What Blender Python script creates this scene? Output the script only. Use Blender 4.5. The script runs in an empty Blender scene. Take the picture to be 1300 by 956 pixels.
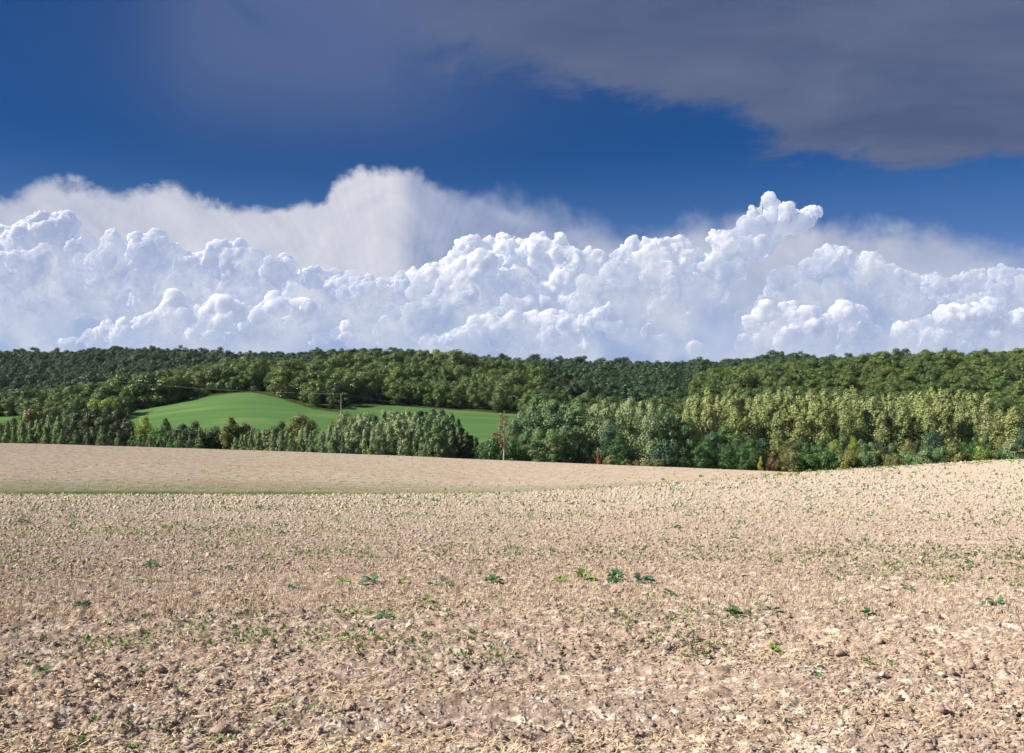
import bpy, math, random, numpy as np
from mathutils import Vector
R = math.radians
rng = np.random.default_rng(11)
random.seed(5)
F = 1264.0; CX = 650.0; HY = 530.0; EYE = 1.65
EXP = 0.85
sc = bpy.context.scene
col = sc.collection

# ------------------------------------------------------------------ helpers
def lin(r, g, b):
    f = lambda c: (c/255/12.92) if c/255 <= 0.04045 else ((c/255+0.055)/1.055)**2.4
    return (f(r), f(g), f(b))
def rad(r, g, b, k=1.0):            # radiance of a sky region, before the view exposure
    return tuple(k*c/2**EXP for c in lin(r, g, b)) + (1,)
def c4(c): return tuple(c[:3]) + (1,)

def hash2(ix, iy, s):
    h = (ix.astype(np.int64)*374761393 + iy.astype(np.int64)*668265263 + s*982451653) & 0xffffffff
    h = ((h ^ (h >> 13))*1274126177) & 0xffffffff
    return ((h ^ (h >> 16)) & 0xffff)/65535.0
def vnoise(x, y, s=0):              # smooth value noise, 0..1
    ix = np.floor(x); iy = np.floor(y); fx = x-ix; fy = y-iy
    fx = fx*fx*fx*(fx*(fx*6-15)+10); fy = fy*fy*fy*(fy*(fy*6-15)+10)
    a = hash2(ix, iy, s); b = hash2(ix+1, iy, s); c = hash2(ix, iy+1, s); d = hash2(ix+1, iy+1, s)
    return (a*(1-fx)+b*fx)*(1-fy) + (c*(1-fx)+d*fx)*fy
def fbm(x, y, s=0, n=4):
    t = 0; a = 0.5
    for k in range(n):
        t = t + a*vnoise(x*2**k+17.3*k, y*2**k-9.1*k, s+k); a *= 0.5
    return t/(1-0.5**n)

def pchip(xs, ys, x):
    """monotone cubic; xs (K,), ys list of K arrays or scalars, x array"""
    K = len(xs); xs = np.asarray(xs, float)
    ys = [np.broadcast_to(np.asarray(v, np.float64), x.shape) for v in ys]
    d = [(ys[i+1]-ys[i])/(xs[i+1]-xs[i]) for i in range(K-1)]
    m = [d[0]]
    for i in range(1, K-1):
        p = d[i-1]*d[i]
        m.append(np.where(p > 0, 2*p/np.where(np.abs(d[i-1]+d[i]) < 1e-12, 1, d[i-1]+d[i]), 0.0))
    m.append(d[-1])
    out = np.zeros(x.shape); xc = np.clip(x, xs[0], xs[-1])
    for i in range(K-1):
        sel = (xc >= xs[i]) & (xc <= xs[i+1]) if i == 0 else (xc > xs[i]) & (xc <= xs[i+1])
        if not sel.any(): continue
        h = xs[i+1]-xs[i]; t = (xc[sel]-xs[i])/h
        out[sel] = ((2*t**3-3*t**2+1)*ys[i][sel] + (t**3-2*t**2+t)*h*m[i][sel]
                    + (-2*t**3+3*t**2)*ys[i+1][sel] + (t**3-t**2)*h*m[i+1][sel])
    return out

# ------------------------------------------------------------------ terrain: bearings (KP) against distance
KP = [-500, 0, 162, 325, 487, 650, 812, 975, 1137, 1300, 1800]
def vz(Y, vs): return [EYE-(v-HY)/F*Y for v in vs]
RINGS = [
 (-60,  [1.2]*11), (0, [0]*11), (7, [-0.30]*11), (25, [-1.15]*11),
 (60,  vz(60,  [628.5,628.5,628.5,628.5,628,626,621,616,613,611,610])),
 (85,  vz(85,  [637,637,637,637,634,628,617,606.5,599,594,592])),
 (110, vz(110, [629,629,629,629,630,627,616,603,592,583.5,580])),
 (180, vz(180, [590,590,590,592,596,603,604,601,602,600,600])),
 (260, vz(260, [559,562.5,567,572,578,585,591.5,598,606,606,606])),
 (320, [-14,-14,-14.5,-15,-15.5,-16,-16,-16,-16,-16,-16]),
 (400, [-19]*11), (480, [-17]*11),
 (520, vz(520, [566,562,562,562,562,562,566,566,566,566,566])),
 (650, vz(650, [535,529,519,499,513,524,535,530,525,525,525])),
 (900, vz(900, [535,528,503,482,474,482,503,478,468,464,464])),
 (1150, vz(1150, [505,497,492,489,484,488,492,480,474,470,470])),
 (1500, vz(1500, [465,463,457,463,461,470,476,470,468,466,466])),
 (2300, [50]*11), (6000, [20]*11)]
YR = [r[0] for r in RINGS]
def zbase(x, y):
    x = np.asarray(x, float); y = np.asarray(y, float)
    yy = np.maximum(y, 1.0)
    px = CX+F*x/yy
    px = np.where(y < 1, np.where(x < 0, -500., 1800.), px); px = np.clip(px, -500, 1800)
    vals = [pchip(KP, r[1], px) for r in RINGS]
    return pchip(YR, vals, y)
def zrough(x, y):
    """gentle unevenness of the far ground"""
    r = np.hypot(x, y)
    return (fbm(x/9, y/9, 3, 3)-.5)*0.12*np.clip((r-4)/20, 0, 1) + (fbm(x/60, y/60, 9, 3)-.5)*3.0*np.clip((r-420)/300, 0, 1)
def clods(x, y, r):
    """furrowed crumbly topsoil: octaves die out where the mesh is too coarse for them"""
    sp = np.maximum(0.0010*r, 0.008)
    t = 0
    for wl, am, s in ((0.9, .022, 21), (0.42, .022, 22), (0.2, .030, 23), (0.11, .034, 24), (0.055, .026, 25), (0.03, .015, 26)):
        n = vnoise(x/wl+s, y/wl-s, s)
        n2 = vnoise(x/wl*1.13-5*s, y/wl*1.13+s, s+40)
        b = 1-np.abs(2*n-1)                       # rounded lumps with sharp valleys
        b = b*b*0.6+n2*n2*0.7
        t = t + am*b*np.clip((wl/sp-1.6)/2, 0, 1)
    patch = 0.55+0.9*fbm(x/3.5, y/2.2, 71, 3)
    return (t-0.05)*patch
def zg(x, y):
    x = np.asarray(x, float); y = np.asarray(y, float)
    return zbase(x, y)+zrough(x, y)
def zfull(x, y):
    r = np.hypot(x, y)
    z = zg(x, y)
    return z + np.where(r < 140, clods(x, y, r), 0)
def hit(px, v):
    """where the line of sight through a photo point meets the near ground"""
    ys = np.geomspace(3, 290, 3000); xs = (px-CX)/F*ys
    zr = EYE-(v-HY)/F*ys
    d = zr-zg(xs, ys)
    k = int(np.argmax(d < 0)) if (d < 0).any() else 2999
    return xs[k], ys[k]

def ytop(px):      # far border of the green field
    return np.interp(px, [150, 165, 240, 318, 330, 395, 430, 446, 520, 650], [540, 630, 650, 652, 640, 606, 604, 640, 648, 650])
def zones(x, y):
    px = CX+F*x/np.maximum(y, 1)
    w = (fbm(x/14, y/14, 5, 3)-.5)*6
    g = ((px > 160) & (px < 660) & (y > 492) & (y < ytop(px)+w)) | ((px < 26) & (y > 560) & (y < 640+w))
    f = (y < 268+w*0.5) & ~g
    return f, g

# ------------------------------------------------------------------ material helpers
class NT:
    def __init__(s, tree): s.t = tree; s.n = tree.nodes; s.l = tree.links; s.n.clear()
    def new(s, typ, **kw):
        n = s.n.new(typ)
        ins = kw.pop('ins', {})
        for k, v in kw.items(): setattr(n, k, v)
        for k, v in ins.items():
            if isinstance(v, bpy.types.NodeSocket): s.l.new(v, n.inputs[k])
            else: n.inputs[k].default_value = v
        return n
    def math(s, op, a, b=None, c=None, clamp=False):
        n = s.n.new('ShaderNodeMath'); n.operation = op; n.use_clamp = clamp
        for i, v in enumerate((a, b, c)):
            if v is None: continue
            if isinstance(v, bpy.types.NodeSocket): s.l.new(v, n.inputs[i])
            else: n.inputs[i].default_value = v
        return n.outputs[0]
    def mix(s, fac, a, b, mode='MIX'):
        n = s.n.new('ShaderNodeMix'); n.data_type = 'RGBA'; n.blend_type = mode
        for i, v in ((0, fac), (6, a), (7, b)):
            if isinstance(v, bpy.types.NodeSocket): s.l.new(v, n.inputs[i])
            else: n.inputs[i].default_value = v
        return n.outputs[2]
    def step(s, x, a, b, lo=0.0, hi=1.0):
        n = s.n.new('ShaderNodeMapRange'); n.interpolation_type = 'SMOOTHSTEP'
        s.l.new(x, n.inputs[0]); n.inputs[1].default_value = a; n.inputs[2].default_value = b
        n.inputs[3].default_value = lo; n.inputs[4].default_value = hi
        return n.outputs[0]
    def noise(s, vec, scale, detail=4, rough=.5, dist=0.0, typ='FBM'):
        n = s.n.new('ShaderNodeTexNoise'); n.noise_type = typ
        n.inputs['Scale'].default_value = scale; n.inputs['Detail'].default_value = detail
        n.inputs['Roughness'].default_value = rough; n.inputs['Distortion'].default_value = dist
        if vec is not None: s.l.new(vec, n.inputs['Vector'])
        return n.outputs['Fac']
    def turned(s, vec, deg, scale):     # turn first, then stretch
        a = s.new('ShaderNodeMapping', ins={'Vector': vec, 'Rotation': (0, 0, R(deg))}).outputs[0]
        return s.new('ShaderNodeMapping', ins={'Vector': a, 'Scale': scale}).outputs[0]
    def curve(s, x, pts):
        n = s.n.new('ShaderNodeFloatCurve'); c = n.mapping.curves[0]
        s.l.new(x, n.inputs['Value'])
        c.points[0].location = pts[0]; c.points[1].location = pts[-1]
        for p in pts[1:-1]: c.points.new(*p)
        for p in c.points: p.handle_type = 'AUTO_CLAMPED'
        n.mapping.update()
        return n.outputs[0]
def newmat(name):
    m = bpy.data.materials.new(name); m.use_nodes = True
    return m, NT(m.node_tree)

def leaf_mat(name, base, var=0.35, alt=None, trans=0.2, altf=0.25):
    m, t = newmat(name)
    tc = t.new('ShaderNodeNewGeometry'); oi = t.new('ShaderNodeObjectInfo')
    n1 = t.noise(tc.outputs['Position'], 0.9, 3, .6)
    n2 = t.noise(tc.outputs['Position'], 0.06, 2, .5)
    base = np.array(base)
    c = t.mix(t.step(n1, .3, .7), c4(base*(1-var)), c4(base*(1+var)))
    c = t.mix(t.math('MULTIPLY', oi.outputs['Random'], 0.8), c, c4(base*np.array([1.5, 1.42, 1.2])))
    if alt is not None:
        r2 = t.math('FRACT', t.math('MULTIPLY', oi.outputs['Random'], 7.31))
        f = t.math('MULTIPLY', t.step(t.math('ADD', t.math('MULTIPLY', r2, .6), t.math('MULTIPLY', n2, .4)), .52, .75), altf*2.2, clamp=True)
        c = t.mix(f, c, c4(alt))
    ins_c = c
    d = t.new('ShaderNodeBsdfDiffuse', ins={'Color': ins_c})
    tr = t.new('ShaderNodeBsdfTranslucent', ins={'Color': ins_c})
    gl = t.new('ShaderNodeBsdfGlossy', ins={'Roughness': .5, 'Color': (.9, .95, .9, 1)})
    mx = t.new('ShaderNodeMixShader', ins={0: trans, 1: d.outputs[0], 2: tr.outputs[0]})
    m2 = t.new('ShaderNodeMixShader', ins={0: .035, 1: mx.outputs[0], 2: gl.outputs[0]})
    t.new('ShaderNodeOutputMaterial', ins={'Surface': m2.outputs[0]})
    return m
def plain_mat(name, c, c2=None, scale=5, rough=.9):
    m, t = newmat(name)
    tc = t.new('ShaderNodeTexCoord')
    n = t.noise(tc.outputs['Object'], scale, 5, .6)
    cc = t.mix(t.step(n, .3, .7), c4(c), c4(c2 or [v*.6 for v in c]))
    bp = t.new('ShaderNodeBump', ins={'Height': n, 'Strength': .4, 'Distance': .02})
    p = t.new('ShaderNodeBsdfPrincipled', ins={'Base Color': cc, 'Roughness': rough, 'Normal': bp.outputs[0]})
    p.inputs['Specular IOR Level'].default_value = .15
    t.new('ShaderNodeOutputMaterial', ins={'Surface': p.outputs[0]})
    return m

# ------------------------------------------------------------------ mesh helpers
def mesh_np(name, V, Fq, mat=None, smooth=False):
    me = bpy.data.meshes.new(name)
    V = np.asarray(V, np.float32); Fq = np.asarray(Fq, np.int32); k = Fq.shape[1]
    me.vertices.add(len(V)); me.vertices.foreach_set('co', V.ravel())
    me.loops.add(Fq.size); me.loops.foreach_set('vertex_index', Fq.ravel())
    me.polygons.add(len(Fq)); me.polygons.foreach_set('loop_start', np.arange(0, Fq.size, k, dtype=np.int32))
    if smooth: me.polygons.foreach_set('use_smooth', np.ones(len(Fq), bool))
    me.update(calc_edges=True)
    if mat: me.materials.append(mat)
    return me
def link(name, me, parent=None):
    o = bpy.data.objects.new(name, me); col.objects.link(o)
    if parent: o.parent = parent
    return o
def tag(o, label=None, cat=None, group=None, kind=None):
    if label: o['label'] = label
    if cat: o['category'] = cat
    if group: o['group'] = group
    if kind: o['kind'] = kind
    return o
def empty(name, loc, rz=0):
    o = bpy.data.objects.new(name, None); col.objects.link(o)
    o.location = loc; o.rotation_euler = (0, 0, rz); o.empty_display_size = .5
    return o
def ico(sub=1):
    import bmesh
    bm = bmesh.new(); bmesh.ops.create_icosphere(bm, subdivisions=sub, radius=1)
    V = np.array([v.co[:] for v in bm.verts]); Fs = np.array([[v.index for v in f.verts] for f in bm.faces]); bm.free()
    return V, Fs
def tube(pts, rads, n=7):
    pts = np.asarray(pts, float); V = []; Fs = []
    for i, (p, r) in enumerate(zip(pts, rads)):
        d = pts[min(i+1, len(pts)-1)]-pts[max(i-1, 0)]; d /= np.linalg.norm(d)+1e-9
        a = np.cross(d, [0.31, 0.9, 0.3]); a /= np.linalg.norm(a); b = np.cross(d, a)
        for k in range(n):
            t = 2*math.pi*k/n; V.append(p+r*(a*math.cos(t)+b*math.sin(t)))
    for i in range(len(pts)-1):
        for k in range(n):
            Fs.append([i*n+k, i*n+(k+1) % n, (i+1)*n+(k+1) % n, (i+1)*n+k])
    return np.array(V), np.array(Fs)
def join(parts):
    V = []; Fs = []; o = 0
    for v, f in parts: V.append(v); Fs.append(f+o); o += len(v)
    return np.concatenate(V), np.concatenate(Fs)

# ================================================================== camera
cam = bpy.data.objects.new('camera', bpy.data.cameras.new('camera')); col.objects.link(cam)
cam.location = (0, 0, EYE); cam.rotation_euler = (R(90), 0, 0)
cam.data.sensor_width = 36; cam.data.lens = 36*F/1300
cam.data.shift_y = (HY-478)/1300
cam.data.clip_start = .1; cam.data.clip_end = 60000
sc.camera = cam

# ================================================================== sun
AZ, EL = R(-108), R(37)
S = Vector((math.sin(AZ)*math.cos(EL), math.cos(AZ)*math.cos(EL), math.sin(EL)))
sun = bpy.data.objects.new('sun', bpy.data.lights.new('sun', 'SUN')); col.objects.link(sun)
sun.data.energy = 4.3; sun.data.angle = R(.53); sun.data.color = (1, .93, .82)
sun.rotation_euler = S.to_track_quat('Z', 'Y').to_euler()

# ================================================================== world: sky, high grey sheet and anvil cloud by direction
def build_world():
    w = bpy.data.worlds.new('World'); sc.world = w; w.use_nodes = True
    t = NT(w.node_tree)
    sky = t.new('ShaderNodeTexSky', sky_type='NISHITA', sun_disc=False, sun_elevation=EL, sun_rotation=AZ % (2*math.pi))
    sky.altitude = 200; sky.air_density = 1.0; sky.dust_density = .4; sky.ozone_density = 3
    tc = t.new('ShaderNodeTexCoord'); d = tc.outputs['Generated']
    sp = t.new('ShaderNodeSeparateXYZ', ins={0: d})
    X, Y, Z = sp.outputs
    az = t.math('ARCTAN2', X, Y)
    el = t.math('ARCSINE', Z)
    T = t.math('ADD', t.math('DIVIDE', az, 1.2), .5, clamp=True)      # bearing -34..34 degrees to 0..1
    ae = t.new('ShaderNodeCombineXYZ', ins={0: az, 1: el, 2: 0.0}).outputs[0]
    # flat-sheet coordinates for the high cloud
    zi = t.math('ADD', Z, .12)
    pl = t.new('ShaderNodeCombineXYZ', ins={0: t.math('DIVIDE', X, zi), 1: t.math('DIVIDE', Y, zi), 2: 0.0}).outputs[0]
    def a_(px): return math.atan((px-CX)/F)/1.2+.5
    def e_(px, v): return math.atan((HY-v)/F*math.cos(math.atan((px-CX)/F)))/.5
    blue = t.mix(1.0, sky.outputs[0], (SKYT[0], SKYT[1], SKYT[2], 1), 'MULTIPLY')
    # deepening of blue toward the dark upper side
    out = blue
    n_big = t.noise(ae, 5, 5, .55, .3)
    # --- low haze between the clouds; the cloudy weather fills the half of the sky looked at
    front = t.step(Y, -.25, .35)
    hz = t.math('MULTIPLY', front, t.step(el, .27, .10))
    out = t.mix(t.math('MULTIPLY', hz, .55), out, rad(120, 150, 205))
    # --- soft anvil layer: top border by bearing
    warp = t.math('MULTIPLY', t.math('SUBTRACT', t.noise(ae, 20, 7, .58, .25), .5), .058)
    top = t.curve(T, [(0, e_(0, 248)), (a_(60), e_(60, 234)), (a_(130), e_(130, 230)), (a_(200), e_(200, 232)), (a_(250), e_(250, 250)), (a_(300), e_(300, 256)),
                      (a_(350), e_(350, 256)), (a_(405), e_(405, 246)), (a_(428), e_(428, 222)), (a_(470), e_(470, 207)), (a_(520), e_(520, 207)), (a_(570), e_(570, 228)),
                      (a_(640), e_(640, 232)), (a_(700), e_(700, 246)), (a_(760), e_(760, 268)), (a_(840), e_(840, 274)), (a_(930), e_(930, 264)), (a_(1060), e_(1060, 266)), (a_(1170), e_(1170, 274)), (a_(1230), e_(1230, 300)), (1, e_(1300, 300))])
    dd = t.math('SUBTRACT', t.math('ADD', t.math('MULTIPLY', top, .5), warp), el)
    soft = t.curve(T, [(0, .16), (a_(420), .1), (a_(500), .12), (a_(600), .22), (a_(740), .35), (a_(1000), .22), (1, .5)])
    m_an = t.step(t.math('DIVIDE', dd, t.math('MULTIPLY', soft, .12)), 0, 1)
    # fibres fanning out of the anvil
    fan = t.new('ShaderNodeCombineXYZ', ins={0: t.math('ARCTAN2', t.math('SUBTRACT', az, math.atan((500-CX)/F)), t.math('SUBTRACT', el, .02)), 1: el, 2: 0.0}).outputs[0]
    fib = t.new('ShaderNodeMapping', ins={'Vector': fan, 'Scale': (9, 4, 1)}).outputs[0]
    fibn = t.noise(fib, 2.2, 6, .6, .5)
    body = t.noise(ae, 13, 8, .6, .8)
    k = t.math('ADD', t.math('MULTIPLY', fibn, .3), t.math('MULTIPLY', body, 1.1))
    shade = t.curve(T, [(0, .68), (a_(200), .62), (a_(380), .72), (a_(480), .8), (a_(512), .6), (a_(545), .2), (a_(650), .12), (a_(760), .3), (a_(900), .45), (a_(1100), .4), (1, .42)])
    kk = t.math('ADD', t.math('SUBTRACT', k, .7), shade, clamp=True)
    an_col = t.mix(kk, rad(142, 157, 194), rad(228, 228, 234))
    out = t.mix(t.math('MULTIPLY', t.math('MULTIPLY', m_an, front), .97), out, an_col)
    # lavender murk low down behind the cumulus
    low = t.math('MULTIPLY', front, t.step(el, .17, .06))
    out = t.mix(t.math('MULTIPLY', low, .9), out, t.mix(t.step(t.noise(ae, 14, 5, .5), .35, .65), rad(150, 174, 216), rad(206, 214, 232)))
    # --- high grey sheet: lower border by bearing
    w2 = t.math('MULTIPLY', t.math('SUBTRACT', t.noise(pl, 3.2, 9, .68, .4), .5), .15)
    bord = t.curve(T, [(0, .95), (a_(130), e_(130, -80)), (a_(220), e_(220, 0)), (a_(400), e_(400, 50)), (a_(500), e_(500, 80)), (a_(620), e_(620, 105)), (a_(750), e_(750, 135)),
                       (a_(860), e_(860, 160)), (a_(960), e_(960, 202)), (a_(1100), e_(1100, 228)), (1, e_(1300, 242))])
    d2 = t.math('SUBTRACT', t.math('ADD', el, w2), t.math('MULTIPLY', bord, .5))
    s2 = t.curve(T, [(0, .9), (a_(350), .6), (a_(520), .26), (a_(700), .22), (1, .16)])
    m2 = t.step(t.math('DIVIDE', d2, t.math('MULTIPLY', s2, .2)), 0, 1)
    g = t.noise(t.new('ShaderNodeMapping', ins={'Vector': pl, 'Rotation': (0, 0, R(25)), 'Scale': (1.1, 1.9, 1)}).outputs[0], 1.6, 7, .6, .25)
    gcol = t.mix(t.step(g, .3, .7), rad(80, 94, 128), rad(102, 113, 142))
    out = t.mix(t.math('MULTIPLY', m2, .95), out, gcol)
    # thin veil and fall streaks under the sheet
    vs = t.turned(ae, 36, (3, 9, 1))
    vn = t.noise(vs, 1.5, 6, .55, .3)
    vm = t.curve(T, [(0, .0), (a_(80), .14), (a_(200), .5), (a_(300), .95), (a_(420), 1), (a_(520), .75), (a_(640), .35), (a_(800), .1), (1, 0)])
    vfade = t.step(el, .215, .35)
    out = t.mix(t.math('MULTIPLY', t.math('MULTIPLY', t.step(vn, .0, .5), vm), t.math('MULTIPLY', vfade, .85)), out, rad(90, 108, 150))
    bg = t.new('ShaderNodeBackground', ins={'Color': out, 'Strength': 1.0})
    # the sky node itself is very bright: scale it here so that the background as a whole stays in range
    t.new('ShaderNodeOutputWorld', ins={'Surface': bg.outputs[0]})
    w.cycles.sampling_method = 'MANUAL'; w.cycles.sample_map_resolution = 1024
SKYT = (.0044, .0168, .0335)
build_world()

# ================================================================== cumulus clouds: real heaps of billows, kilometres away
def nb_(t, P): return t.noise(P, .0032, 6, .6, .5)
def cloud_mat(nm, alb, fill, mtop=1300, mk=.55):
    m, t = newmat(nm)
    g = t.new('ShaderNodeNewGeometry'); tc = t.new('ShaderNodeTexCoord')
    P = g.outputs['Position']
    n1 = t.noise(P, .007, 5, .55, .3)
    n0 = t.noise(P, .004, 4, .6, .5); n3 = t.noise(P, .009, 3, .5)
    bp = t.new('ShaderNodeBump', ins={'Height': n1, 'Strength': .5, 'Distance': 80.0})
    p = t.new('ShaderNodeBsdfPrincipled', ins={'Base Color': alb, 'Roughness': 1.0, 'Normal': bp.outputs[0], 'Subsurface Weight': 1.0, 'Subsurface Radius': (1.0, 1.0, 1.0), 'Subsurface Scale': 190.0})
    p.inputs['Specular IOR Level'].default_value = 0
    em = t.new('ShaderNodeEmission', ins={'Color': rad(*fill), 'Strength': 1.0})  # even bluish glow painted in to lift the shaded sides
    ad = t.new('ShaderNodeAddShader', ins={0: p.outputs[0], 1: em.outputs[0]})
    # airlight painted as glow: patches and the lower parts turn smooth pale grey-blue
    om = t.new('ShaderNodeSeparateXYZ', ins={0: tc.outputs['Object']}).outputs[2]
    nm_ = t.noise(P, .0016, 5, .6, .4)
    haze_glow = t.math('ADD', t.math('MULTIPLY', t.step(nm_, .38, .62), mk), t.step(t.math('ADD', om, t.math('MULTIPLY', t.math('SUBTRACT', n0, .5), 900)), mtop, 50, 0, .55), clamp=True)
    haze_glow = t.math('MULTIPLY', t.math('ADD', haze_glow, .12), .86, clamp=True)
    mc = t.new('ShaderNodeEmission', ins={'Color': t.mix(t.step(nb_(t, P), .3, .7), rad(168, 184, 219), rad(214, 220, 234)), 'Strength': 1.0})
    ad = t.new('ShaderNodeMixShader', ins={0: haze_glow, 1: ad.outputs[0], 2: mc.outputs[0]})
    # thin, ragged skin: rims and lower parts dissolve into the murk
    lw = t.new('ShaderNodeLayerWeight', ins={'Blend': .5})
    rim = t.math('SUBTRACT', 1.0, t.step(t.math('ADD', lw.outputs['Facing'], t.math('MULTIPLY', t.math('SUBTRACT', n3, .5), .7)), .50, 1.0))
    oz = t.new('ShaderNodeSeparateXYZ', ins={0: tc.outputs['Object']}).outputs[2]
    base = t.step(t.math('ADD', oz, t.math('MULTIPLY', t.math('SUBTRACT', n0, .5), 1300)), -250, 560)
    a = t.math('MULTIPLY', t.math('MULTIPLY', rim, base), t.math('SUBTRACT', 1.0, g.outputs['Backfacing']))
    tp = t.new('ShaderNodeBsdfTransparent')
    fin = t.new('ShaderNodeMixShader', ins={0: a, 1: tp.outputs[0], 2: ad.outputs[0]})
    t.new('ShaderNodeOutputMaterial', ins={'Surface': fin.outputs[0]})
    return m
CM = cloud_mat('cloud', (.40, .385, .36, 1), (148, 160, 190)); CM_NEAR = cloud_mat('cloud_near', (.40, .385, .36, 1), (150, 162, 192), 450, .35); CM_FAR = cloud_mat('cloud_far', (.24, .24, .245, 1), (152, 163, 195))  # far variant is greyer: distance haze painted into its colour
def btex(name, typ, size, **kw):
    x = bpy.data.textures.new(name, typ); x.noise_scale = size
    for k, v in kw.items(): setattr(x, k, v)
    return x
DS = dict(distance_metric='DISTANCE_SQUARED')
TX1 = btex('billow_big', 'VORONOI', 330, **DS); TX2 = btex('billow_mid', 'VORONOI', 150, **DS); TX3 = btex('billow_small', 'VORONOI', 75, **DS); TX4 = btex('puff', 'CLOUDS', 60, noise_depth=3); TX5 = btex('wisp', 'CLOUDS', 26, noise_depth=4)
IV3, IF3 = ico(3)
def cumulus(name, label, D, puffs, base_v, depth=.8, seed=0, vox=17, kids=13, mat=None, fillx=9999):
    """puffs: (px, v, radius px) at distance D"""
    rg = np.random.default_rng(seed)
    parts = []; s = D/F
    bz = EYE+(HY-base_v)*s
    org = np.array([(np.mean([p[0] for p in puffs])-CX)*s, D, bz])
    allp = []
    for (px, v, r) in puffs:
        c = np.array([(px-CX)*s, D+rg.uniform(-1, 1)*depth*r*s, EYE+(HY-v)*s]); rr = r*s
        allp.append((c, rr*.86))
        vv = v+r*.9
        while vv < base_v-6 and r > 14 and px < fillx:
            cc = np.array([(px-CX+rg.uniform(-.4, .4)*r)*s, D+.5*r*s, EYE+(HY-vv)*s]); allp.append((cc, rr*rg.uniform(.8, 1.05))); vv += r*.9
            for k in range(5):
                dv = rg.normal(size=3); dv[1] = -abs(dv[1]); dv /= np.linalg.norm(dv); allp.append((cc+dv*rr*.8, rr*rg.uniform(.25, .45)))
        for k in range(kids):
            dv = rg.normal(size=3); dv[2] = abs(dv[2])*.9-.25*rg.random(); dv[1] = -abs(dv[1])*.8+.3*rg.random(); dv /= np.linalg.norm(dv)
            r1 = rr*rg.choice([.18, .26, .36, .5, .62])*rg.uniform(.85, 1.15); c1 = c+dv*rr*.82
            allp.append((c1, r1))
            for q in range(3):
                d2 = dv+rg.normal(size=3)*.8; d2 /= np.linalg.norm(d2)
                allp.append((c1+d2*r1*.85, r1*rg.uniform(.3, .5)))
    for c, r in allp:
        sc3 = np.array([1.0, 1.0, rg.uniform(.85, 1)])
        parts.append((IV3*r*sc3+c-org, IF3))
    V, Fs = join(parts)
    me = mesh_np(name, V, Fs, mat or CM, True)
    o = link(name, me); o.location = org
    k = D/8000
    md = o.modifiers.new('r', 'REMESH'); md.mode = 'VOXEL'; md.voxel_size = vox*k; md.use_smooth_shade = True
    for tx, st in ((TX1, -100), (TX2, -38), (TX3, -24), (TX4, 44), (TX5, 24)):
        dm = o.modifiers.new('d', 'DISPLACE'); dm.texture = tx; dm.strength = st*k; dm.mid_level = .35 if st < 0 else .5; dm.texture_coords = 'GLOBAL'
    tag(o, label, kind='structure')
    return o
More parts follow.
